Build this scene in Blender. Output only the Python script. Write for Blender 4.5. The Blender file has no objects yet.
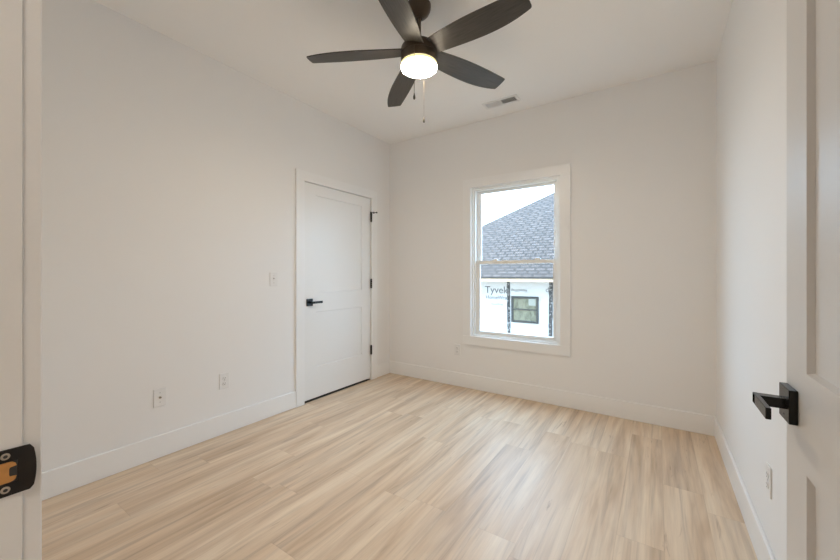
import bpy, bmesh, math, random
from mathutils import Vector, Matrix
random.seed(7)
S = bpy.context.scene
COL = S.collection
PI = math.pi

# ------------------------------------------------------------------ camera
cd = bpy.data.cameras.new('camera')
cam = bpy.data.objects.new('camera', cd); COL.objects.link(cam)
cam.location = (2.6754, 0.0, 1.1801)
cam.rotation_euler = (math.radians(90), 0, math.radians(33.7116))
cd.sensor_width = 36.0
cd.lens = 355.84 / 840 * 36.0
cd.shift_y = -5.64 / 840
cd.clip_start = 0.02
S.camera = cam

# ------------------------------------------------------------------ world (bright overcast sky)
SKY = 10.8
W = bpy.data.worlds.new('overcast_sky'); S.world = W; W.use_nodes = True
wn, wl = W.node_tree.nodes, W.node_tree.links
bg = wn['Background']
tc = wn.new('ShaderNodeTexCoord'); sp = wn.new('ShaderNodeSeparateXYZ'); wl.new(tc.outputs['Generated'], sp.inputs[0])
cr = wn.new('ShaderNodeValToRGB'); wl.new(sp.outputs['Z'], cr.inputs[0])
cr.color_ramp.elements[0].position = 0.0; cr.color_ramp.elements[0].color = (.50, .745, 1.0, 1)
cr.color_ramp.elements[1].position = 0.7; cr.color_ramp.elements[1].color = (.47, .725, 1.0, 1)
wl.new(cr.outputs[0], bg.inputs['Color']); bg.inputs['Strength'].default_value = SKY

# ------------------------------------------------------------------ sun (hazy, from the side, high)
sl = bpy.data.lights.new('hazy_sun', 'SUN'); sl.energy = 14.0; sl.angle = math.radians(25); sl.color = (1.0, .88, .72)
so = bpy.data.objects.new('hazy_sun', sl); COL.objects.link(so)
so.rotation_euler = Vector((.62, .12, -.78)).to_track_quat('-Z', 'Y').to_euler(); so.location = (0, -6, 9)

# sampling portal in the window opening (no light of its own)
pl = bpy.data.lights.new('window_portal', 'AREA'); pl.shape = 'RECTANGLE'; pl.size = .9; pl.size_y = 1.56
pl.cycles.is_portal = True
po = bpy.data.objects.new('window_portal', pl); COL.objects.link(po)
po.location = (1.512, 3.51, 1.307); po.rotation_euler = (math.radians(-90), 0, 0)

FAN_L = 114.0     # glow of the ceiling fan's glass bowl
HALL_FILL_W = 9.0     # fill lamp added in the unseen hallway to light the doorway
S.view_settings.view_transform = 'Standard'
S.view_settings.look = 'None'
S.view_settings.gamma = 1.0
S.view_settings.use_curve_mapping = False
S.view_settings.exposure = 0.05
S.cycles.max_bounces = 14
S.cycles.diffuse_bounces = 10
S.cycles.glossy_bounces = 4
S.cycles.transparent_max_bounces = 12
S.cycles.sample_clamp_indirect = 6.0
S.cycles.use_denoising = True

# room dimensions
L, XR, H = 3.3556, 3.033, 2.741      # back wall, right wall, ceiling
YF, YB = .095, -.021                # faces of the front wall (room side, hall side)
FX, FY = 1.5245, 1.7145               # ceiling fan axis
DX0, DX1 = 2.010, 2.932             # entry doorway

# ------------------------------------------------------------------ materials
def new_mat(name):
    m = bpy.data.materials.new(name); m.use_nodes = True
    n, l = m.node_tree.nodes, m.node_tree.links
    return m, n, l, n['Principled BSDF']

def paint(name, col, rough=.5, bump=.0, scale=300., var=.012, metallic=0., spec=.5):
    m, n, l, b = new_mat(name)
    b.inputs['Roughness'].default_value = rough
    b.inputs['Metallic'].default_value = metallic
    b.inputs['Specular IOR Level'].default_value = spec
    g = n.new('ShaderNodeNewGeometry')
    nz = n.new('ShaderNodeTexNoise'); nz.inputs['Scale'].default_value = scale; nz.inputs['Detail'].default_value = 3
    l.new(g.outputs['Position'], nz.inputs['Vector'])
    mx = n.new('ShaderNodeMix'); mx.data_type = 'RGBA'
    mx.inputs['A'].default_value = (*[c * (1 - var) for c in col], 1)
    mx.inputs['B'].default_value = (*[min(1, c * (1 + var)) for c in col], 1)
    l.new(nz.outputs['Fac'], mx.inputs['Factor']); l.new(mx.outputs['Result'], b.inputs['Base Color'])
    if bump:
        bp = n.new('ShaderNodeBump'); bp.inputs['Strength'].default_value = bump; bp.inputs['Distance'].default_value = .002
        l.new(nz.outputs['Fac'], bp.inputs['Height']); l.new(bp.outputs[0], b.inputs['Normal'])
    return m

M = {}
M['wall'] = paint('wall_paint', (.865, .862, .86), .6, .12, 240)
M['ceiling'] = paint('ceiling_paint', (.92, .912, .90), .75, .15, 200)
M['trim'] = paint('trim_paint', (.885, .888, .89), .32, .0)
M['door'] = paint('door_paint', (.86, .86, .855), .34, .04, 120)
M['door_shaded'] = paint('door_paint_shaded', (.68, .67, .66), .36, .04, 120)  # door paint darkened: the dimmer light on this door is put into the colour
M['vinyl'] = paint('window_vinyl', (.86, .87, .865), .3)
M['plastic'] = paint('white_plastic', (.82, .82, .82), .3)
M['slot'] = paint('dark_slot', (.05, .05, .05), .6)
M['black'] = paint('matte_black_metal', (.005, .005, .005), .26, 0, 400, .1, 0., .35)
M['bronze'] = paint('dark_bronze', (.085, .062, .042), .36, 0, 200, .12, .45)
M['chain'] = paint('antique_brass_chain', (.14, .105, .07), .35, 0, 400, .1, .8)
M['pendant'] = paint('dark_pendant', (.03, .024, .018), .4)
M['vent_dark'] = paint('vent_painted_shade', (.10, .10, .10), .7)  # dark colour stands in for the shade inside the vent
M['rubber'] = paint('white_rubber', (.75, .75, .73), .6)
M['copper'] = paint('raw_wood_latch_pocket', (.62, .30, .09), .45, .2, 90, .2)
M['screw'] = paint('screw_metal', (.55, .50, .43), .35, 0, 300, .1, .9)
M['strike'] = paint('black_strike_metal', (.016, .013, .012), .32, .1, 160, .15, .2)
M['closet'] = paint('closet_painted_shade', (.03, .03, .028), .8)  # near-black colour stands in for the unlit closet
M['ext'] = paint('exterior_sheathing', (.5, .42, .3), .8)

def wood_blade():
    m, n, l, b = new_mat('blade_dark_wood')
    tcn = n.new('ShaderNodeTexCoord'); mp = n.new('ShaderNodeMapping'); mp.inputs['Scale'].default_value = (6, 90, 20)
    l.new(tcn.outputs['Object'], mp.inputs['Vector'])
    nz = n.new('ShaderNodeTexNoise'); nz.inputs['Scale'].default_value = 1.6; nz.inputs['Detail'].default_value = 5
    l.new(mp.outputs[0], nz.inputs['Vector'])
    r = n.new('ShaderNodeValToRGB')
    r.color_ramp.elements[0].position = .3; r.color_ramp.elements[0].color = (.028, .024, .020, 1)
    r.color_ramp.elements[1].position = .7; r.color_ramp.elements[1].color = (.066, .058, .049, 1)
    l.new(nz.outputs['Fac'], r.inputs[0]); l.new(r.outputs[0], b.inputs['Base Color'])
    b.inputs['Roughness'].default_value = .42
    return m
M['blade'] = wood_blade()

def floor_mat():
    m, n, l, b = new_mat('oak_vinyl_planks')
    PW, PL = .180, 1.22
    def math_(op, a, bb=None, c=None):
        x = n.new('ShaderNodeMath'); x.operation = op
        for i, v in enumerate((a, bb, c)):
            if v is None: continue
            if isinstance(v, (int, float)): x.inputs[i].default_value = v
            else: l.new(v, x.inputs[i])
        return x.outputs[0]
    g = n.new('ShaderNodeNewGeometry'); s = n.new('ShaderNodeSeparateXYZ'); l.new(g.outputs['Position'], s.inputs[0])
    X, Y = s.outputs['X'], s.outputs['Y']
    xs = math_('DIVIDE', X, PW); row = math_('FLOOR', xs); fx = math_('FRACT', xs)
    wr = n.new('ShaderNodeTexWhiteNoise'); wr.noise_dimensions = '1D'; l.new(row, wr.inputs['W'])
    ys = math_('ADD', math_('DIVIDE', Y, PL), math_('MULTIPLY', wr.outputs['Value'], 7.3))
    idx = math_('FLOOR', ys); fy = math_('FRACT', ys)
    cb = n.new('ShaderNodeCombineXYZ'); l.new(row, cb.inputs[0]); l.new(idx, cb.inputs[1])
    wp = n.new('ShaderNodeTexWhiteNoise'); wp.noise_dimensions = '2D'; l.new(cb.outputs[0], wp.inputs['Vector'])
    pid = wp.outputs['Value']
    def grain(sx, sy, off, detail, dist, rough=.6):
        c = n.new('ShaderNodeCombineXYZ')
        l.new(math_('ADD', math_('MULTIPLY', X, sx), math_('MULTIPLY', pid, 37.0 + off)), c.inputs[0])
        l.new(math_('ADD', math_('MULTIPLY', Y, sy), math_('MULTIPLY', pid, 91.0 - off)), c.inputs[1])
        l.new(math_('MULTIPLY', pid, 13.0), c.inputs[2])
        t = n.new('ShaderNodeTexNoise'); t.inputs['Scale'].default_value = 1; t.inputs['Detail'].default_value = detail
        t.inputs['Distortion'].default_value = dist; t.inputs['Roughness'].default_value = rough
        l.new(c.outputs[0], t.inputs['Vector']); return t.outputs['Fac']
    broad = grain(9, .8, 3, 3, .8)
    streak = grain(21, .95, 11, 4, 1.1)
    fine = grain(150, 5, 29, 3, .2)
    knot = grain(26, 2.4, 47, 3, 1.4)
    grey = grain(14, .7, 71, 3, .9)
    def ramp(fac, stops):
        r = n.new('ShaderNodeValToRGB'); e = r.color_ramp.elements
        while len(e) < len(stops): e.new(.5)
        for el, (p, c) in zip(e, stops): el.position = p; el.color = (*c, 1)
        l.new(fac, r.inputs[0]); return r.outputs[0]
    def mix(a, bb, fac, mode='MIX'):
        x = n.new('ShaderNodeMix'); x.data_type = 'RGBA'; x.blend_type = mode
        for i, v in (('A', a), ('B', bb)):
            if isinstance(v, tuple): x.inputs[i].default_value = (*v, 1)
            else: l.new(v, x.inputs[i])
        if isinstance(fac, (int, float)): x.inputs['Factor'].default_value = fac
        else: l.new(fac, x.inputs['Factor'])
        return x.outputs['Result']
    base = ramp(broad, [(.30, (.60, .44, .295)), (.47, (.735, .58, .425)), (.68, (.84, .71, .555))])
    st = ramp(streak, [(.33, (.58, .55, .55)), (.43, (.86, .85, .85)), (.56, (1, 1, 1))])
    gy = ramp(grey, [(.50, (1, 1, 1)), (.68, (.87, .855, .86))])
    c0 = mix(base, gy, .8, 'MULTIPLY')
    c1 = mix(c0, st, .55, 'MULTIPLY')
    fn = ramp(fine, [(.3, (.88, .87, .86)), (.65, (1.03, 1.03, 1.03))])
    c2 = mix(c1, fn, .55, 'MULTIPLY')
    kn = ramp(knot, [(.25, (.55, .47, .42)), (.345, (1, 1, 1))])
    c3 = mix(c2, kn, .7, 'MULTIPLY')
    tone = ramp(pid, [(0, (.97, .955, .945)), (.35, (1.0, .985, .97)), (.7, (1.02, 1.01, 1.0)), (1, (.99, .965, .935))])
    c4 = mix(c3, tone, .9, 'MULTIPLY')
    ex = math_('MULTIPLY', math_('MINIMUM', fx, math_('SUBTRACT', 1.0, fx)), PW)
    ey = math_('MULTIPLY', math_('MINIMUM', fy, math_('SUBTRACT', 1.0, fy)), PL)
    ed = math_('MINIMUM', ex, ey)
    gr = ramp(math_('DIVIDE', ed, .004), [(0.15, (.86, .84, .82)), (.6, (1, 1, 1))])
    c5 = mix(c4, gr, .8, 'MULTIPLY')
    l.new(c5, b.inputs['Base Color'])
    b.inputs['Roughness'].default_value = .46
    b.inputs['Specular IOR Level'].default_value = .72
    bp = n.new('ShaderNodeBump'); bp.inputs['Strength'].default_value = .12; bp.inputs['Distance'].default_value = .002
    l.new(math_('ADD', fine, math_('MULTIPLY', math_('MINIMUM', math_('DIVIDE', ed, .003), 1.0), .8)), bp.inputs['Height'])
    l.new(bp.outputs[0], b.inputs['Normal'])
    return m
M['floor'] = floor_mat()

def glass_mat(name, tint=(.97, .98, .98), gl=.05):
    m = bpy.data.materials.new(name); m.use_nodes = True
    n, l = m.node_tree.nodes, m.node_tree.links; n.clear()
    o = n.new('ShaderNodeOutputMaterial'); t = n.new('ShaderNodeBsdfTransparent'); t.inputs[0].default_value = (*tint, 1)
    g = n.new('ShaderNodeBsdfGlossy'); g.inputs['Roughness'].default_value = .02
    x = n.new('ShaderNodeMixShader'); x.inputs[0].default_value = gl
    l.new(t.outputs[0], x.inputs[1]); l.new(g.outputs[0], x.inputs[2]); l.new(x.outputs[0], o.inputs['Surface'])
    return m
M['glass'] = glass_mat('clear_window_glass')

def lamp_glass():
    # frosted bowl lit by the bulb behind it: bright on the underside, yellower and dimmer at the upper rim
    m = bpy.data.materials.new('lit_frosted_glass'); m.use_nodes = True
    n, l = m.node_tree.nodes, m.node_tree.links; n.clear()
    o = n.new('ShaderNodeOutputMaterial'); e = n.new('ShaderNodeEmission')
    g = n.new('ShaderNodeNewGeometry'); s = n.new('ShaderNodeSeparateXYZ'); l.new(g.outputs['Position'], s.inputs[0])
    mr = n.new('ShaderNodeMapRange'); mr.inputs['From Min'].default_value = 2.376; mr.inputs['From Max'].default_value = 2.386
    l.new(s.outputs['Z'], mr.inputs['Value'])
    r = n.new('ShaderNodeValToRGB'); l.new(mr.outputs[0], r.inputs[0])
    r.color_ramp.elements[0].position = .2; r.color_ramp.elements[0].color = (1, .865, .69, 1)
    r.color_ramp.elements[1].position = .9; r.color_ramp.elements[1].color = (1, .88, .42, 1)
    l.new(r.outputs[0], e.inputs['Color'])
    p = n.new('ShaderNodeMath'); p.operation = 'SUBTRACT'; p.inputs[0].default_value = 1; l.new(mr.outputs[0], p.inputs[1])
    q = n.new('ShaderNodeMath'); q.operation = 'POWER'; l.new(p.outputs[0], q.inputs[0]); q.inputs[1].default_value = 2
    w = n.new('ShaderNodeMath'); w.operation = 'MULTIPLY_ADD'; l.new(q.outputs[0], w.inputs[0]); w.inputs[1].default_value = FAN_L; w.inputs[2].default_value = 1.25
    l.new(w.outputs[0], e.inputs['Strength'])
    l.new(e.outputs[0], o.inputs['Surface'])
    return m
M['lamp_glass'] = lamp_glass()

def emit(name, col, st):
    m = bpy.data.materials.new(name); m.use_nodes = True
    n, l = m.node_tree.nodes, m.node_tree.links; n.clear()
    o = n.new('ShaderNodeOutputMaterial'); e = n.new('ShaderNodeEmission')
    e.inputs[0].default_value = (*col, 1); e.inputs[1].default_value = st
    l.new(e.outputs[0], o.inputs['Surface']); return m

def shingles():
    m, n, l, b = new_mat('blue_grey_shingles')
    tcn = n.new('ShaderNodeTexCoord')
    br = n.new('ShaderNodeTexBrick'); l.new(tcn.outputs['UV'], br.inputs['Vector'])
    br.offset = .37; br.squash = 1
    br.inputs['Color1'].default_value = (.034, .0295, .0305, 1); br.inputs['Color2'].default_value = (.057, .0485, .049, 1)
    br.inputs['Mortar'].default_value = (.009, .0078, .008, 1)
    br.inputs['Scale'].default_value = 1; br.inputs['Mortar Size'].default_value = .030; br.inputs['Mortar Smooth'].default_value = .1
    br.inputs['Bias'].default_value = 0; br.inputs['Brick Width'].default_value = .26; br.inputs['Row Height'].default_value = .143
    nz = n.new('ShaderNodeTexNoise'); nz.inputs['Scale'].default_value = 3.2; nz.inputs['Detail'].default_value = 4
    l.new(tcn.outputs['UV'], nz.inputs['Vector'])
    mx = n.new('ShaderNodeMix'); mx.data_type = 'RGBA'; mx.blend_type = 'MULTIPLY'; mx.inputs['Factor'].default_value = .6
    r = n.new('ShaderNodeValToRGB'); r.color_ramp.elements[0].position = .35; r.color_ramp.elements[0].color = (.8, .8, .82, 1)
    r.color_ramp.elements[1].position = .62; r.color_ramp.elements[1].color = (1.1, 1.1, 1.1, 1)
    l.new(nz.outputs['Fac'], r.inputs[0]); l.new(br.outputs['Color'], mx.inputs['A']); l.new(r.outputs[0], mx.inputs['B'])
    l.new(mx.outputs['Result'], b.inputs['Base Color']); b.inputs['Roughness'].default_value = .85
    return m
M['shingle'] = shingles()
M['wrap'] = paint('white_house_wrap', (.66, .67, .70), .55, .25, 9, .03)
M['print'] = paint('grey_blue_print', (.10, .102, .125), .6)
M['print_pale'] = paint('pale_grey_print', (.13, .13, .15), .6)
M['fascia'] = paint('raw_pine_fascia', (.60, .45, .33), .7, 0, 30, .08)
M['soffit'] = paint('raw_soffit_board', (.50, .36, .24), .8, 0, 14, .15)
M['drip'] = paint('grey_drip_edge', (.04, .04, .043), .5)
M['tape'] = paint('black_flashing_tape', (.045, .045, .052), .5, 0, 40, .5)
M['speck'] = paint('pale_torn_specks', (.42, .42, .43), .6)
M['nframe'] = paint('dark_window_frame', (.050, .052, .054), .5)
M['sticker'] = paint('paper_sticker', (.36, .37, .34), .6)
M['ground'] = paint('bare_ground', (.20, .175, .14), .9, .3, 3, .15)

def pane_far():
    m, n, l, b = new_mat('glass_painted_reflection')  # olive noise in the base colour stands in for a reflection
    tcn = n.new('ShaderNodeTexCoord'); mp = n.new('ShaderNodeMapping'); mp.inputs['Scale'].default_value = (9, 9, 5)
    l.new(tcn.outputs['Object'], mp.inputs['Vector'])
    nz = n.new('ShaderNodeTexNoise'); nz.inputs['Scale'].default_value = 1; nz.inputs['Detail'].default_value = 4; nz.inputs['Distortion'].default_value = .8
    l.new(mp.outputs[0], nz.inputs['Vector'])
    r = n.new('ShaderNodeValToRGB'); e = r.color_ramp.elements
    e[0].position = .36; e[0].color = (.13, .13, .095, 1); e[1].position = .64; e[1].color = (.25, .245, .185, 1)
    l.new(nz.outputs['Fac'], r.inputs[0]); l.new(r.outputs[0], b.inputs['Base Color'])
    b.inputs['Roughness'].default_value = .15; b.inputs['Specular IOR Level'].default_value = .4
    return m
M['pane_far'] = pane_far()

# ------------------------------------------------------------------ helpers
def wloc(o):
    v = Vector(o.location)
    while o.parent: o = o.parent; v += Vector(o.location)
    return v

def thing(name, loc, label, cat, group=None, kind=None):
    o = bpy.data.objects.new(name, None); COL.objects.link(o)
    o.location = loc; o.empty_display_size = .05
    o['label'] = label; o['category'] = cat
    if group: o['group'] = group
    if kind: o['kind'] = kind
    return o

def obj(name, bm, mat, parent=None, label=None, smooth=None, origin=None):
    """one mesh object; bm is given in world coordinates"""
    off = wloc(parent) if parent else Vector(origin or (0, 0, 0))
    bmesh.ops.translate(bm, verts=bm.verts, vec=-off)
    bmesh.ops.recalc_face_normals(bm, faces=bm.faces)
    me = bpy.data.meshes.new(name); bm.to_mesh(me); bm.free()
    me.materials.append(mat)
    o = bpy.data.objects.new(name, me); COL.objects.link(o)
    if parent: o.parent = parent
    else: o.location = off
    if label: o['label'] = label
    if smooth:
        for p in me.polygons: p.use_smooth = True
        try: me.set_sharp_from_angle(angle=math.radians(smooth))
        except Exception: pass
    return o

def struct(name, bm, mat, label, cat, **k):
    o = obj(name, bm, mat, **k); o['kind'] = 'structure'; o['label'] = label; o['category'] = cat
    return o

def bx(bm, x0, x1, y0, y1, z0, z1, bev=0., seg=2, T=None):
    m = Matrix.Translation(((x0 + x1) / 2, (y0 + y1) / 2, (z0 + z1) / 2)) @ Matrix.Diagonal((abs(x1 - x0), abs(y1 - y0), abs(z1 - z0), 1))
    vs = bmesh.ops.create_cube(bm, size=1, matrix=m)['verts']
    if bev:
        es = list({e for v in vs for e in v.link_edges})
        r = bmesh.ops.bevel(bm, geom=es, offset=bev, segments=seg, affect='EDGES', profile=.5)
        vs = list({v for f in r['faces'] for v in f.verts} | {v for v in vs if v.is_valid})
    if T is not None: bmesh.ops.transform(bm, matrix=T, verts=vs)
    return vs

def box(*a, **k):
    bm = bmesh.new(); bx(bm, *a, **k); return bm

def lathe(bm, prof, n=48, T=None, cap=True):
    """revolve (r, z) profile about z"""
    rings = []
    for r, z in prof:
        if r < 1e-6: rings.append([bm.verts.new((0, 0, z))])
        else: rings.append([bm.verts.new((r * math.cos(2 * PI * i / n), r * math.sin(2 * PI * i / n), z)) for i in range(n)])
    for a, b in zip(rings, rings[1:]):
        for i in range(n):
            j = (i + 1) % n
            if len(a) == 1 and len(b) == 1: continue
            if len(a) == 1: bm.faces.new((a[0], b[i], b[j]))
            elif len(b) == 1: bm.faces.new((a[i], b[0], a[j]))
            else: bm.faces.new((a[i], b[i], b[j], a[j]))
    if cap:
        for r in (rings[0], rings[-1]):
            if len(r) > 2: bm.faces.new(r)
    vs = [v for r in rings for v in r]
    if T is not None: bmesh.ops.transform(bm, matrix=T, verts=vs)
    return vs

def tr(x, y, z): return Matrix.Translation((x, y, z))

def basis(o, u, v, n):
    """matrix whose local x, y, z run along u, v, n from point o"""
    m = Matrix.Identity(4)
    for i, a in enumerate((u, v, n)):
        for k in range(3): m[k][i] = a[k]
    for k in range(3): m[k][3] = o[k]
    return m

def slab(bm, T, w, h, t, panels, depth=.009, slope=.005):
    """panelled door: local u 0..w, v 0..h, n 0..t ; panels = (u0,u1,v0,v1)"""
    us = sorted({0, w} | {p[0] for p in panels} | {p[1] for p in panels})
    vs = sorted({0, h} | {p[2] for p in panels} | {p[3] for p in panels})
    new = []
    def V(u, v, n):
        q = bm.verts.new((u, v, n)); new.append(q); return q
    for side in (0, 1):
        n0 = t if side else 0; s = -1 if side else 1
        for a, b in zip(us, us[1:]):
            for c, d in zip(vs, vs[1:]):
                if any(abs(a - p[0]) < 1e-6 and abs(c - p[2]) < 1e-6 for p in panels):
                    o = [(a, c), (b, c), (b, d), (a, d)]
                    i = [(a + slope, c + slope), (b - slope, c + slope), (b - slope, d - slope), (a + slope, d - slope)]
                    for k in range(4):
                        kk = (k + 1) % 4
                        bm.faces.new((V(*o[k], n0), V(*o[kk], n0), V(*i[kk], n0 + s * depth), V(*i[k], n0 + s * depth)))
                    bm.faces.new([V(*q, n0 + s * depth) for q in i])
                else:
                    bm.faces.new([V(*q, n0) for q in ((a, c), (b, c), (b, d), (a, d))])
    for a, b in zip(us, us[1:]):
        for v in (0, h): bm.faces.new([V(a, v, 0), V(b, v, 0), V(b, v, t), V(a, v, t)])
    for c, d in zip(vs, vs[1:]):
        for u in (0, w): bm.faces.new([V(u, c, 0), V(u, d, 0), V(u, d, t), V(u, c, t)])
    bmesh.ops.transform(bm, matrix=T, verts=new)
    bmesh.ops.remove_doubles(bm, verts=bm.verts, dist=1e-5)

# ------------------------------------------------------------------ room shell
struct('floor', box(-.004, XR + .14, YB, L + .10, -.10, 0), M['floor'], 'light oak vinyl plank floor running toward the back wall', 'floor')
struct('ceiling', box(-.75, 4.0, -2.1, L + .16, H, H + .14), M['ceiling'], 'white painted ceiling above the fan', 'ceiling')

CY0, CY1, CZ = 2.1015, 3.0156, 2.030       # closet opening
bm = bmesh.new()
bx(bm, -.12, 0, YB, CY0 - .0, 0, H); bx(bm, -.12, 0, CY1, L + .14, 0, H); bx(bm, -.12, 0, CY0, CY1, CZ, H)
struct('wall_left', bm, M['wall'], 'off white painted wall on the left, holding the closet door', 'wall')

WX0, WX1, WZ0, WZ1 = 1.0759, 1.9485, .5453, 2.0683
bm = bmesh.new()
bx(bm, 0, WX0, L, L + .14, 0, H); bx(bm, WX1, XR, L, L + .14, 0, H)
bx(bm, WX0, WX1, L, L + .14, 0, WZ0); bx(bm, WX0, WX1, L, L + .14, WZ1, H)
struct('wall_back', bm, M['wall'], 'off white painted back wall around the window', 'wall')
struct('wall_right', box(XR, XR + .12, YB, L + .14, 0, H), M['wall'], 'off white painted wall on the right, beside the open entry door', 'wall')
bm = bmesh.new()
bx(bm, 0, DX0 - .018, YB, YF, 0, H); bx(bm, DX1 + .018, XR, YB, YF, 0, H); bx(bm, DX0 - .018, DX1 + .018, YB, YF, CZ + .022, H)
struct('wall_front', bm, M['wall'], 'front wall of the room, pierced by the entry doorway', 'wall')

# hallway the picture is taken from
struct('floor_hall', box(.9, 3.9, -2.0, YB, -.10, 0), M['floor'], 'hallway floor outside the entry doorway', 'floor')
bm = bmesh.new(); bx(bm, .8, .9, -2.0, YB, 0, H); bx(bm, .8, 3.9, -2.1, -2.0, 0, H); bx(bm, 3.9, 4.0, -2.1, YB, 0, H); bx(bm, XR, 4.0, YB, YB + .10, 0, H)
struct('wall_hall', bm, M['wall'], 'hallway walls behind the entry doorway', 'wall')

# closet behind the white door
bm = bmesh.new()
bx(bm, -.75, -.70, CY0 - .2, L + .14, 0, H); bx(bm, -.70, -.12, CY0 - .2, CY0 - .15, 0, H); bx(bm, -.70, -.12, L + .09, L + .14, 0, H)
bx(bm, -.75, -.006, CY0 - .2, L + .10, -.10, 0)  # blackened floor paints the shade in the gap under the door
struct('wall_closet', bm, M['closet'], 'inside of the closet behind the closed white door, blackened as shade', 'wall')

# baseboards
BH, BT = .1458, .014
struct('baseboard_left', box(0, BT, YF + BT, CY0 - .089, 0, BH, bev=.005), M['trim'], 'long white baseboard on the left wall under the outlets', 'baseboard')
o = struct('baseboard_left', box(0, BT, CY1 + .089, L - BT, 0, BH, bev=.005), M['trim'], 'short white baseboard piece between closet door and back corner', 'baseboard')
struct('baseboard_back', box(0, XR, L - BT, L, 0, BH, bev=.005), M['trim'], 'white baseboard along the back wall below the window', 'baseboard')
struct('baseboard_right', box(XR - BT, XR, YF + .02, L - BT, 0, BH, bev=.005), M['trim'], 'white baseboard along the right wall', 'baseboard')
struct('baseboard_front', box(0, DX0 - .097, YF, YF + BT, 0, BH, bev=.005), M['trim'], 'white baseboard on the front wall left of the doorway', 'baseboard')

# closet casing (three boards and the jamb lining)
CW, CT = .089, .018
bm = bmesh.new()
bx(bm, 0, CT, CY0 - CW, CY0, 0, CZ, .0015); bx(bm, 0, CT, CY1, CY1 + CW, 0, CZ, .0015)
bx(bm, 0, CT, CY0 - CW, CY1 + CW, CZ, CZ + CW, .0015)
bx(bm, -.12, -.042, CY0, CY0 + .010, 0, CZ); bx(bm, -.12, -.042, CY1 - .010, CY1, 0, CZ); bx(bm, -.12, -.042, CY0, CY1, CZ - .010, CZ)
struct('trim_1', bm, M['trim'], 'flat white casing around the closet door', 'trim')
# window casing
bm = bmesh.new()
w = .0912
bx(bm, WX0 - w, WX0, L - CT, L, WZ0, WZ1, .0015); bx(bm, WX1, WX1 + w, L - CT, L, WZ0, WZ1, .0015)
bx(bm, WX0 - w, WX1 + w, L - CT, L, WZ1, WZ1 + w, .0015); bx(bm, WX0 - w, WX1 + w, L - CT, L, WZ0 - w, WZ0, .0015)
struct('trim_2', bm, M['trim'], 'flat white picture-frame casing around the window', 'trim')
# entry doorway: jambs, stop, casing
bm = bmesh.new()
bx(bm, DX0 - .018, DX0, YB, YF, 0, CZ + .004, .001); bx(bm, DX1, DX1 + .018, YB, YF, 0, CZ + .004, .001)
bx(bm, DX0 - .018, DX1 + .018, YB, YF, CZ + .004, CZ + .022, .001)
bx(bm, DX0, DX0 + .011, YB + .035, YF - .040, 0, CZ + .004, .001); bx(bm, DX1 - .011, DX1, YB + .035, YF - .040, 0, CZ + .004, .001)
bx(bm, DX0, DX1, YB + .035, YF - .040, CZ - .007, CZ + .004, .001)
for ya, yb in ((YF, YF + CT), (YB - CT, YB)):
    bx(bm, DX0 - .005 - CW, DX0 - .005, ya, yb, 0, CZ + .009, .0015)
    bx(bm, DX1 + .005, min(DX1 + .005 + CW, XR), ya, yb, 0, CZ + .009, .0015)
    bx(bm, DX0 - .005 - CW, min(DX1 + .005 + CW, XR), ya, yb, CZ + .009, CZ + .009 + CW, .0015)
struct('trim_3', bm, M['trim'], 'white jamb and casing of the entry doorway, nearest left edge', 'trim')

# ------------------------------------------------------------------ door hardware
def lever_handle(T, parent, d=1, hs=.033, ln=.112):
    """square rosette with squared lever; local x along the lever (d=+-1), y up, z out of the door"""
    bm = bmesh.new(); bx(bm, -hs, hs, -hs, hs, 0, .013, .0012, T=T)
    h = obj('handle', bm, M['black'], parent, 'matte black square lever handle')
    bm = bmesh.new()
    bx(bm, -.011, .011, -.010, .010, .012, .057, .001, T=T)
    x0, x1 = sorted((-.010 * d, ln * d))
    bx(bm, x0, x1, -.0105, .0105, .049, .057, .001, T=T)
    obj('lever', bm, M['black'], h)
    bm = bmesh.new(); lathe(bm, [(.0018, .0), (.0018, .0135)], 12, T=T @ tr(0, -.022, 0))
    obj('privacy_hole', bm, M['slot'], h)
    return h

def hinge(parent, x, y, z, length=.089, r=.0085):
    bm = bmesh.new()
    k = length / 5
    for i in range(5):
        lathe(bm, [(r, -length / 2 + i * k + .0005), (r, -length / 2 + (i + 1) * k - .0005)], 16, T=tr(x, y, z))
    lathe(bm, [(0, length / 2 + .006), (.004, length / 2 + .005), (.007, length / 2)], 16, T=tr(x, y, z), cap=False)
    lathe(bm, [(.007, -length / 2), (.004, -length / 2 - .005), (0, -length / 2 - .006)], 16, T=tr(x, y, z), cap=False)
    return obj('hinge', bm, M['black'], parent, 'matte black butt hinge', smooth=40)

# closet door (door_1)
DY0, DY1 = CY0 + .004, CY1 - .004
d1 = thing('door_1', (0, (CY0 + CY1) / 2, 0), 'closed white two-panel closet door in the left wall', 'door', kind='structure')
T = basis((-.040, DY0, .020), (0, 1, 0), (0, 0, 1), (1, 0, 0))
bm = bmesh.new()
slab(bm, T, DY1 - DY0, 2.006, .036, [(.139, .765, .287, .806), (.139, .765, .992, 1.905)], .008, .004)
obj('door_panel', bm, M['door'], d1)
lever_handle(basis((-.004, 2.169, .921), (0, 1, 0), (0, 0, 1), (1, 0, 0)), d1)
for z in (1.817, 1.078, .337): hinge(d1, .014, CY1 - .009, z, .098, .0105)
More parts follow.
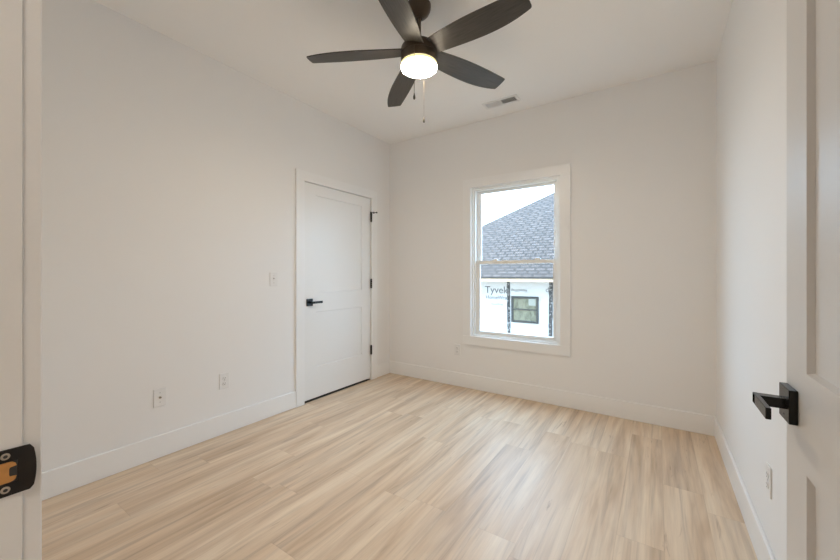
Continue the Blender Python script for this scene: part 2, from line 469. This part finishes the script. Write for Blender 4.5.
# hinge-pin stop on its top hinge
ds = thing('door_stop', (.006, CY1 - .002, 1.868), 'small hinge-pin door stop on the top hinge of the closet door', 'door stop')
bm = bmesh.new(); lathe(bm, [(.011, 1.868), (.011, 1.876)], 16, T=tr(.014, CY1 - .009, 0))
bx(bm, .010, .024, CY1 - .016, CY1 + .026, 1.869, 1.875, .001); bx(bm, .022, .030, CY1 + .016, CY1 + .026, 1.862, 1.882, .001)
lathe(bm, [(.0042, 0), (.0042, .05)], 12, T=basis((.008, CY1 + .014, 1.872), (0, 0, 1), (-.3, .95, 0), (.95, .3, 0)))
obj('bracket', bm, M['black'], ds)
bm = bmesh.new(); lathe(bm, [(.007, .05), (.009, .053), (.009, .060), (0, .062)], 14, T=basis((.008, CY1 + .014, 1.872), (0, 0, 1), (-.3, .95, 0), (.95, .3, 0)))
obj('bumper', bm, M['black'], ds)

# entry door (door_2), standing open along the right wall
EX = 2.896
d2 = thing('door_2', (DX1, YF, 0), 'white two-panel entry door standing open at the right edge', 'door', kind='structure')
T = basis((EX, YF + .018, .012), (0, 1, 0), (0, 0, 1), (1, 0, 0))
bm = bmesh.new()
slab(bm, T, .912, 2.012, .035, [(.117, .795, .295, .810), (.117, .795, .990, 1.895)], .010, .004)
obj('door_panel', bm, M['door_shaded'], d2)
YE = YF + .018 + .912
lever_handle(basis((EX, .984, .927), (0, -1, 0), (0, 0, 1), (-1, 0, 0)), d2, 1, .0325, .096)
lever_handle(basis((EX + .035, .984, .927), (0, -1, 0), (0, 0, 1), (1, 0, 0)), d2).location
for z in (1.82, 1.08, .30): hinge(d2, DX1 + .002, YF + .010, z)

# strike plate on the latch-side jamb
stp = thing('strike_plate', (DX0, .080, .9365), 'black strike plate with rounded lip on the doorway jamb at the left edge', 'strike plate')
ZS = .9365
SY = -.0030
n_before = set(bpy.data.objects)
bm = bmesh.new()
hp = .0286
# outline in (y, z): hole side to the left, rounded lip to the right
out = []
yl, yr = .062, .1105
def arc(cy, cz, r, a0, a1, n=6):
    return [(cy + r * math.cos(math.radians(a0 + (a1 - a0) * i / n)), cz + r * math.sin(math.radians(a0 + (a1 - a0) * i / n))) for i in range(n + 1)]
out = arc(yl + .006, ZS - hp + .006, .006, 180, 270, 4)
# bulged lip
for i in range(13):
    a = -1 + 2 * i / 12
    out.append((.1093 - .0030 * a * a - (.0022 if abs(a) > .99 else 0), ZS + a * (hp - .0004)))
out += arc(yl + .006, ZS + hp - .006, .006, 90, 180, 4)
hole = [(.074, ZS - .013), (.0935, ZS - .013), (.0935, ZS + .013), (.074, ZS + .013)]
def lipx(y): return DX0 + .0022 + (max(0, y - .098) ** 2) * 28
vo = [bm.verts.new((lipx(y), y, z)) for y, z in out]; vh = [bm.verts.new((lipx(y), y, z)) for y, z in hole]
eo = [bm.edges.new((vo[i], vo[(i + 1) % len(vo)])) for i in range(len(vo))]
eh = [bm.edges.new((vh[i], vh[(i + 1) % 4])) for i in range(4)]
bmesh.ops.triangle_fill(bm, use_beauty=True, edges=eo + eh)
fs = list(bm.faces)
ex = bmesh.ops.extrude_face_region(bm, geom=fs)
bmesh.ops.translate(bm, vec=(-.002, 0, 0), verts=[v for v in ex['geom'] if isinstance(v, bmesh.types.BMVert)])
obj('plate', bm, M['strike'], stp)
obj('latch_hole_shade', box(DX0 + .0002, DX0 + .0006, .073, .0945, ZS - .0138, ZS + .0138), M['slot'], stp, 'dark sheet in place of the shaded latch opening')  # flat dark sheet painted as the shade inside the hole
# copper-coloured pocket with a notch where the latch goes
po_ = [(.0735, -.0125), (.084, -.0125)] + [(.0865 + .006 * math.sin(t), -.0125 + .006 * (1 - math.cos(t))) for t in (0, .5, 1.0)] + \
      [(.0925, -.0062), (.0868, -.0055), (.0862, -.003), (.0862, .003), (.0868, .0055), (.0925, .0062)] + \
      [(.0865 + .006 * math.sin(t), .0125 - .006 * (1 - math.cos(t))) for t in (1.0, .5, 0)] + [(.084, .0125), (.0735, .0125)]
bm = bmesh.new()
f0 = [bm.verts.new((DX0 + .0008, y, ZS + z)) for y, z in po_]; f1 = [bm.verts.new((DX0 + .0019, y + .0004, ZS + z)) for y, z in po_]
bm.faces.new(f0); bm.faces.new(f1[::-1])
for i in range(len(po_)): bm.faces.new((f0[i], f1[i], f1[(i + 1) % len(po_)], f0[(i + 1) % len(po_)]))
obj('latch_pocket', bm, M['copper'], stp, 'orange brown metal lining of the latch opening')
for z in (ZS - .0205, ZS + .0205):
    bm = bmesh.new(); TT = basis((DX0 + .0022, .0835, z), (0, 1, 0), (0, 0, 1), (1, 0, 0))
    lathe(bm, [(.0042, 0), (.0040, .0007), (.0032, .0010), (.0020, .0008)], 24, T=TT, cap=False)
    sc = obj('screw', bm, M['screw'], stp, 'bare metal screw head', smooth=60)
    bm = bmesh.new(); lathe(bm, [(.0021, .0004), (.0021, .0007), (0, .0007)], 16, T=TT, cap=False); obj('recess', bm, M['slot'], sc)
for o in set(bpy.data.objects) - n_before:
    if o.parent is stp: o.location.y += SY

# ------------------------------------------------------------------ window
win = thing('window_1', ((WX0 + WX1) / 2, L + .05, WZ0), 'white vinyl single-hung window in the back wall', 'window', kind='structure')
fw = .033
def ring(bm, x0, x1, y0, y1, z0, z1, l, r, b, t, bev=.0015):
    bx(bm, x0, x0 + l, y0, y1, z0, z1, bev); bx(bm, x1 - r, x1, y0, y1, z0, z1, bev)
    bx(bm, x0 + l, x1 - r, y0, y1, z0, z0 + b, bev); bx(bm, x0 + l, x1 - r, y0, y1, z1 - t, z1, bev)
bm = bmesh.new()
ring(bm, WX0, WX1, L + .004, L + .115, WZ0, WZ1, .018, .018, .014, .020)
ring(bm, WX0 + .018, WX1 - .018, L + .016, L + .110, WZ0 + .014, WZ1 - .020, .016, .016, .008, .010)
obj('window_frame', bm, M['vinyl'], win)
ix0, ix1, iz0, iz1 = WX0 + .034, WX1 - .034, WZ0 + .022, WZ1 - .030
zm = 1.302
bm = bmesh.new(); ring(bm, ix0, ix1, L + .034, L + .060, iz0, zm + .018, .046, .034, .032, .034)
ls = obj('sash', bm, M['vinyl'], win)
obj('pane', box(ix0 + .034, ix1 - .034, L + .046, L + .049, iz0 + .03, zm - .014), M['glass'], ls)
bm = bmesh.new(); ring(bm, ix0, ix1, L + .064, L + .090, zm - .018, iz1, .046, .034, .034, .027)
us_ = obj('sash', bm, M['vinyl'], win)
obj('pane', box(ix0 + .034, ix1 - .034, L + .076, L + .079, zm + .013, iz1 - .024), M['glass'], us_)
for x in (1.315, 1.735):
    bm = bmesh.new(); bx(bm, x - .030, x + .030, L + .036, L + .058, zm + .018, zm + .026, .003); bx(bm, x - .008, x + .026, L + .034, L + .048, zm + .025, zm + .034, .003)
    obj('sash_lock', bm, M['vinyl'], win)

# ------------------------------------------------------------------ wall plates
def plate(T, name, label, cat, group=None, kind='duplex'):
    o = thing(name, T.translation, label, cat, group)
    bm = bmesh.new(); bx(bm, -.035, .035, -.057, .057, 0, .006, .0025, 3, T=T)
    obj('cover_plate', bm, M['plastic'], o)
    def screw(v):
        bm = bmesh.new(); lathe(bm, [(.0036, .0055), (.0034, .0068), (0, .007)], 14, T=T @ tr(0, v, 0)); bx(bm, -.003, .003, -.0005, .0005, .0068, .0074, T=T @ tr(0, v, 0))
        obj('screw', bm, M['vent_grey'], o)
    if kind == 'duplex':
        for v in (-.0195, .0195):
            bm = bmesh.new(); lathe(bm, [(.0168, .005), (.0165, .0078), (.0155, .0084), (0, .0084)], 28, T=T @ tr(0, v, 0) @ Matrix.Diagonal((1, .86, 1, 1)))
            r = obj('receptacle', bm, M['plastic'], o)
            bm = bmesh.new()
            bx(bm, -.0075, -.0055, -.0015, .0070, .0080, .0087, T=T @ tr(0, v, 0)); bx(bm, .0055, .0075, -.0015, .0060, .0080, .0087, T=T @ tr(0, v, 0))
            lathe(bm, [(.0026, .0080), (.0026, .0087)], 12, T=T @ tr(0, v - .0075, 0))
            obj('slots', bm, M['slot'], r)
        screw(0)
    elif kind == 'toggle':
        bm = bmesh.new(); bx(bm, -.006, .006, -.013, .013, .005, .0075, .001, T=T); obj('toggle_collar', bm, M['plastic'], o)
        bm = bmesh.new(); bx(bm, -.0045, .0045, -.005, .005, .004, .022, .001, T=T @ tr(0, .002, 0) @ Matrix.Rotation(math.radians(-28), 4, 'X')); obj('toggle', bm, M['plastic'], o)
        screw(.030); screw(-.030)
    elif kind == 'coax':
        bm = bmesh.new(); lathe(bm, [(.0075, .0055), (.0075, .009), (.0052, .009), (.0052, .017), (.0034, .017), (.0034, .010), (0, .010)], 20, T=T, cap=False); j = obj('coax_jack', bm, M['screw'], o, 'dark metal coaxial jack', smooth=40)
        bm = bmesh.new(); lathe(bm, [(.0033, .0105), (.0033, .0168)], 12, T=T); obj('jack_core', bm, M['slot'], j)
        screw(.030); screw(-.030)
    return o
M['vent_grey'] = paint('grey_screw_paint', (.55, .55, .55), .4)
LW = lambda y, z: basis((0, y, z), (0, 1, 0), (0, 0, 1), (1, 0, 0))
plate(LW(1.798, 1.139), 'light_switch', 'white toggle light switch on the left wall beside the closet door', 'light switch', kind='toggle')
plate(LW(1.390, .391), 'power_outlet', 'white duplex outlet on the left wall below the light switch', 'outlet', 'wall outlets')
plate(LW(.979, .386), 'cable_outlet', 'white plate with dark cable jack on the left wall, nearest the doorway', 'outlet', kind='coax')
plate(basis((.914, L, .384), (1, 0, 0), (0, 0, 1), (0, -1, 0)), 'power_outlet', 'white duplex outlet on the back wall at the lower left window corner', 'outlet', 'wall outlets')
plate(basis((XR, 1.875, .393), (0, -1, 0), (0, 0, 1), (-1, 0, 0)), 'power_outlet', 'white duplex outlet on the right wall below the entry door handle', 'outlet', 'wall outlets')

# ------------------------------------------------------------------ ceiling vent
vt = thing('ceiling_vent', (1.497, 3.09, H), 'white two-way supply vent in the ceiling near the window', 'vent')
vx0, vx1, vy0, vy1 = 1.335, 1.660, 3.022, 3.150
bm = bmesh.new(); t = .006
bx(bm, vx0, vx0 + .026, vy0, vy1, H - t, H, .002); bx(bm, vx1 - .026, vx1, vy0, vy1, H - t, H, .002)
bx(bm, vx0 + .02, vx1 - .02, vy0, vy0 + .024, H - t, H, .002); bx(bm, vx0 + .02, vx1 - .02, vy1 - .024, vy1, H - t, H, .002)
bx(bm, 1.490, 1.504, vy0 + .02, vy1 - .02, H - t, H, .001)
obj('vent_frame', bm, M['plastic'], vt)
obj('duct', box(vx0 + .02, vx1 - .02, vy0 + .018, vy1 - .018, H - .0010, H - .0004), M['vent_dark'], vt, 'dark sheet in place of the shade behind the louvers')  # flat dark sheet under the ceiling, painted as the shade inside
for a, b, s in ((vx0 + .026, 1.490, 1), (1.504, vx1 - .026, -1)):
    bm = bmesh.new(); n_ = 10
    for i in range(n_):
        x = a + (i + .5) * (b - a) / n_
        bx(bm, -.0055, .0055, vy0 + .022, vy1 - .022, -.0004, .0004, T=tr(x, 0, H - .0035) @ Matrix.Rotation(math.radians(-38 * s), 4, 'Y'))
    obj('louvers', bm, M['plastic'], vt)

# ------------------------------------------------------------------ ceiling fan
fan = thing('ceiling_fan', (FX, FY, H), 'dark bronze five-blade ceiling fan with lit glass bowl', 'ceiling fan')
TF = tr(FX, FY, 0)
bm = bmesh.new()
lathe(bm, [(.069, H), (.069, H - .010), (.066, H - .030), (.057, H - .050), (.042, H - .066), (.026, H - .075), (.021, H - .077), (.019, H - .072), (0, H - .070)], 48, T=TF, cap=False)
obj('canopy', bm, M['bronze'], fan, smooth=40)
bm = bmesh.new(); lathe(bm, [(.0125, H - .075), (.0125, 2.530)], 24, T=TF); lathe(bm, [(.020, 2.548), (.024, 2.540), (.024, 2.505)], 24, T=TF)
obj('downrod', bm, M['bronze'], fan, smooth=40)
bm = bmesh.new()
lathe(bm, [(0, 2.518), (.035, 2.517), (.070, 2.512), (.095, 2.502), (.103, 2.490), (.1055, 2.478), (.1055, 2.453), (.102, 2.450), (0, 2.450)], 64, T=TF, cap=False)
obj('motor_housing', bm, M['bronze'], fan, smooth=35)
bm = bmesh.new(); lathe(bm, [(0, 2.4495), (.102, 2.4495), (.1045, 2.447), (.1045, 2.402), (.103, 2.399), (.099, 2.399), (.099, 2.440), (0, 2.440)], 64, T=TF, cap=False)
obj('light_kit', bm, M['bronze'], fan, smooth=35)
bm = bmesh.new()
prof = [(.1045, 2.398), (.1045, 2.388), (.1045, 2.380)]
for i in range(1, 9):
    a = PI / 2 * i / 8
    prof.append((.082 + .0225 * math.cos(a), 2.380 - .014 * math.sin(a)))
prof += [(.055, 2.3630), (.028, 2.3605), (0, 2.360)]
lathe(bm, prof, 64, T=TF, cap=False)
obj('glass_bowl', bm, M['lamp_glass'], fan, 'lit frosted glass bowl', smooth=60)

PITCH, DROOP, RT = math.radians(13), math.radians(.66), .654
def edge_low(x): return -.1292 * x ** 3 + .3485 * x * x - .1612 * x - .0356
def edge_high(x): return -.6737 * x ** 3 + .3838 * x * x + .0636 * x + .0523
for k in range(5):
    ang = math.radians(-7.26 + 72 * k + (0, 0, 2.0, -1.5, 3.2)[k])
    T = tr(FX, FY, 2.4726) @ Matrix.Rotation(ang, 4, 'Z') @ Matrix.Rotation(DROOP + math.radians((0, -1.2, .7, .3, 0)[k]), 4, 'Y') @ Matrix.Rotation(-PITCH, 4, 'X')
    xs = [.075 + (RT - .006 - .075) * i / 22 for i in range(23)]
    yl, yh = edge_low(RT), edge_high(RT)
    pts = [(x, edge_low(x)) for x in xs] + [(RT - .001, yl + .0015), (RT, yl + .005), (RT + .002, (yl + yh) / 2), (RT, yh - .007), (RT - .002, yh - .002)] + [(x, edge_high(x)) for x in xs[::-1]]
    bm = bmesh.new()
    top = [bm.verts.new((x, y, .003)) for x, y in pts]; bot = [bm.verts.new((x, y, -.003)) for x, y in pts]
    bm.faces.new(top); bm.faces.new(bot[::-1])
    for i in range(len(pts)):
        j = (i + 1) % len(pts); bm.faces.new((top[i], bot[i], bot[j], top[j]))
    bmesh.ops.recalc_face_normals(bm, faces=bm.faces)
    me = bpy.data.meshes.new('blade'); bm.to_mesh(me); bm.free(); me.materials.append(M['blade'])
    o = bpy.data.objects.new('blade', me); COL.objects.link(o); o.parent = fan
    o.matrix_local = Matrix.Translation((-FX, -FY, -H)) @ T
# pull chains
def chain(px, py, ztop, zend, rad):
    bm = bmesh.new(); z = ztop
    while z > zend + .034:
        bmesh.ops.create_icosphere(bm, subdivisions=1, radius=rad, matrix=tr(px, py, z)); z -= .0032
    lathe(bm, [(.0005, zend + .03), (.0005, ztop)], 6, T=tr(px, py, 0))
    c = obj('pull_chain', bm, M['chain'], fan)
    bm = bmesh.new(); lathe(bm, [(0, zend + .036), (.0025, zend + .035), (.0035, zend + .028), (.0062, zend + .016), (.0066, zend + .008), (.0045, zend + .001), (0, zend)], 20, T=tr(px, py, 0), cap=False)
    obj('pendant', bm, M['pendant'], c, 'dark bell-shaped pull', smooth=50)
    return c
vd = Vector((.556, -.831)); vr = Vector((.8328, .5535))
p1 = Vector((FX, FY)) + vd * .112 - vr * .026; p2 = Vector((FX, FY)) - vd * .112 + vr * .030
chain(p1.x, p1.y, 2.445, 2.140, .0019); chain(p2.x, p2.y, 2.420, 2.108, .0009)
# ------------------------------------------------------------------ fill lamp added on the hallway ceiling (unseen, behind the camera)
hl = thing('hall_fill_light', (2.98, -.75, H), 'flush white fill lamp added in the unseen hallway', 'fill light')
bm = bmesh.new(); lathe(bm, [(.20, H), (.20, H - .03), (.19, H - .035), (0, H - .035)], 40, T=tr(2.98, -.75, 0), cap=False); obj('lamp_base', bm, M['plastic'], hl)
bm = bmesh.new(); lathe(bm, [(.185, H - .036), (.17, H - .055), (.1, H - .066), (0, H - .07)], 40, T=tr(2.98, -.75, 0), cap=False); obj('diffuser', bm, emit('hall_fill_glow', (1, .95, .88), 4), hl, smooth=50)
al = bpy.data.lights.new('hall_fill_bulb', 'AREA'); al.shape = 'DISK'; al.size = .36; al.energy = HALL_FILL_W; al.color = (1.0, .88, .74)
ao = bpy.data.objects.new('hall_fill_bulb', al); COL.objects.link(ao); ao.location = (2.98, -.75, H - .08)

# ------------------------------------------------------------------ outside: neighbour under construction
GZ = -1.6
# our own house, unseen: outer walls and a gable shaped to shade the neighbour
bm = bmesh.new()
for a, b, c, d in ((-6, -.75, GZ, 2.95), (4.0, 9, GZ, 2.95), (-.75, 4.0, GZ, -.12)): bx(bm, a, b, L + .02, L + .16, c, d)
bx(bm, -6, -5.86, -8, L + .02, GZ, 2.95); bx(bm, 8.86, 9, -8, L + .02, GZ, 2.95); bx(bm, -6, 9, -8.14, -8, GZ, 2.95)
bx(bm, -.90, -.76, L - .1, L + .02, -.1, 2.95); bx(bm, 4.0, 4.14, YB, L + .02, -.1, 2.95)
pr = [(-6.5, 2.95), (9.5, 2.95), (1.5, 7.6)]
f0 = [bm.verts.new((x, L + .45, z)) for x, z in pr]; f1 = [bm.verts.new((x, -8.6, z)) for x, z in pr]
bm.faces.new(f0); bm.faces.new(f1[::-1])
for i in range(3): bm.faces.new((f0[i], f1[i], f1[(i + 1) % 3], f0[(i + 1) % 3]))
struct('wall_outside_shade', bm, M['ext'], 'unseen outer walls and gable of this house, added to shade the neighbour', 'wall')
struct('ground', box(-30, 34, -28, 40, GZ - .2, GZ), M['ground'], 'bare ground outside between the two houses', 'ground')
hs = thing('house', (1.0, 14.5, GZ), 'neighbouring house wrapped in white with grey shingled roof, outside the window', 'house')
NY, EY, EXL, EXR, EZ, RISE, SD = 9.0, 8.6, -4.89, 9.5, 1.11, 6574e-4, 6.2
obj('wrapped_wall', box(EXL + .4, EXR - .4, NY, EY + 2 * SD - .4, GZ, 1.02), M['wrap'], hs)
# hip roof
bm = bmesh.new(); uvl = bm.loops.layers.uv.new('uv')
A = [(EXL, EY), (EXR, EY), (EXR, EY + 2 * SD), (EXL, EY + 2 * SD)]
R0, R1 = (EXL + SD, EY + SD, EZ + SD * RISE), (EXR - SD, EY + SD, EZ + SD * RISE)
c4 = [bm.verts.new((x, y, EZ)) for x, y in A]; r0 = bm.verts.new(R0); r1 = bm.verts.new(R1)
k = math.hypot(1, RISE)
for vs, fn in (((c4[0], c4[1], r1, r0), lambda p: (p.x, (p.y - EY) * k)), ((c4[2], c4[3], r0, r1), lambda p: (-p.x, (EY + 2 * SD - p.y) * k)),
               ((c4[3], c4[0], r0), lambda p: (-p.y, (p.x - EXL) * k)), ((c4[1], c4[2], r1), lambda p: (p.y, (EXR - p.x) * k))):
    f = bm.faces.new(vs)
    for lp in f.loops: lp[uvl].uv = fn(lp.vert.co)
b4 = [bm.verts.new((x, y, EZ - .02)) for x, y in A]
for i in range(4): bm.faces.new((c4[i], b4[i], b4[(i + 1) % 4], c4[(i + 1) % 4]))
bm.faces.new(b4)
obj('roof', bm, M['shingle'], hs)
bm = bmesh.new()
e = .012
bx(bm, EXL - e, EXR + e, EY - e, EY + .02, EZ - .03, EZ - .002)
obj('drip_edge', bm, M['drip'], hs)
bm = bmesh.new()
bx(bm, EXL, EXR, EY, EY + .025, EZ - .112, EZ - .026); bx(bm, EXL, EXL + .025, EY, EY + 2 * SD, EZ - .112, EZ - .022)
bx(bm, EXR - .025, EXR, EY, EY + 2 * SD, EZ - .112, EZ - .022)
obj('fascia', bm, M['fascia'], hs, 'raw pale pine fascia board')
obj('soffit', box(EXL + .025, EXR - .025, EY + .025, NY + .01, EZ - .095, EZ - .083), M['soffit'], hs)

# flashing tape strips
def tape(x0, x1, xb0, xb1, z0, z1):
    bm = bmesh.new(); n = 26; L_, R_ = [], []
    for i in range(n + 1):
        f = i / n; z = z1 + (z0 - z1) * f
        L_.append((x0 + (xb0 - x0) * f + random.uniform(-.006, .006), z)); R_.append((x1 + (xb1 - x1) * f + random.uniform(-.006, .006), z))
    fr = [bm.verts.new((x, NY - .006, z)) for x, z in L_ + R_[::-1]]; bk = [bm.verts.new((x, NY - .0005, z)) for x, z in L_ + R_[::-1]]
    m_ = len(L_)
    for i in range(n): bm.faces.new((fr[i], fr[i + 1], fr[2 * m_ - 2 - i], fr[2 * m_ - 1 - i]))
    for i in range(2 * m_): bm.faces.new((fr[i], bk[i], bk[(i + 1) % (2 * m_)], fr[(i + 1) % (2 * m_)]))
    t = obj('flashing_tape', bm, M['tape'], hs, 'black flashing tape running down the wrapped wall')
    bm = bmesh.new()
    for i in range(40):
        f = random.random(); z = z1 + (z0 - z1) * f * .97; xa = x0 + (xb0 - x0) * f; w_ = random.uniform(.012, .034)
        x = random.uniform(xa + .004, xa + (x1 - x0) - w_ - .004); bx(bm, x, x + w_, NY - .0075, NY - .006, z - random.uniform(.006, .03), z)
    sk = obj('torn_specks', bm, M['speck'], t); sk['kind'] = 'stuff'
tape(-.598, -.516, -.582, -.500, -.345, 1.02)
tape(.472, .560, .458, .546, -.335, 1.02)

# printing on the wrap
def text(body, x0, x1, zbase, mat, flip=False, label=None, zscale=None, thick=0.):
    cu = bpy.data.curves.new('print', 'FONT'); cu.body = body; cu.size = 1; cu.extrude = .0; cu.offset = thick
    to = bpy.data.objects.new('print', cu); COL.objects.link(to)
    bpy.context.view_layer.update()
    me = bpy.data.meshes.new_from_object(to.evaluated_get(bpy.context.evaluated_depsgraph_get()))
    bpy.data.objects.remove(to)
    xs = [v.co.x for v in me.vertices]; lo, hi = min(xs), max(xs)
    s = (x1 - x0) / (hi - lo); sz = zscale or s
    bm = bmesh.new(); bm.from_mesh(me); bpy.data.meshes.remove(me)
    for v in bm.verts:
        a, b = (v.co.x - lo) * s, v.co.y * sz
        v.co = (x1 - a, NY - .002, zbase - b) if flip else (x0 + a, NY - .002, zbase + b)
    return obj('printed_lettering', bm, mat, hs, label)
text('Tyvek', -1.212, -.56, .680, M['print'], thick=.006, label='large grey printed word on the wrap')
text('HomeWrap', -1.183, -.53, .522, M['print'], thick=.012, label='smaller grey printed word below the large one')
text('HomeWrap', -.488, -.072, .802, M['print'], flip=True, thick=.008, zscale=.115, label='upside-down printed word above the far window')
text('HomeWrap', -1.035, -.70, .366, M['print_pale'], thick=.01, label='small pale print low on the wrap')
text('d', .390, .460, .745, M['print'], label='single printed letter beside the right tape')

# the neighbour's window
bm = bmesh.new(); nx0, nx1, nz0, nz1 = -.475, .219, -.050, .620
ring(bm, nx0, nx1, NY - .03, NY + .02, nz0, nz1, .055, .055, .055, .055, .004)
bx(bm, nx0 + .05, nx1 - .05, NY - .022, NY + .01, .270, .302, .003)
nf = obj('house_window', bm, M['nframe'], hs, 'dark framed window in the wrapped wall')
bm = bmesh.new(); bx(bm, nx0 + .05, nx1 - .05, NY - .008, NY - .003, nz0 + .05, .278); obj('pane', bm, M['pane_far'], nf)
bm = bmesh.new(); bx(bm, nx0 + .05, nx1 - .05, NY - .012, NY - .007, .293, nz1 - .05); obj('pane', bm, M['pane_far'], nf)
st = obj('sticker', box(-.030, .146, NY - .0145, NY - .0125, .395, .578), M['sticker'], nf, 'pale paper sticker on the upper pane')
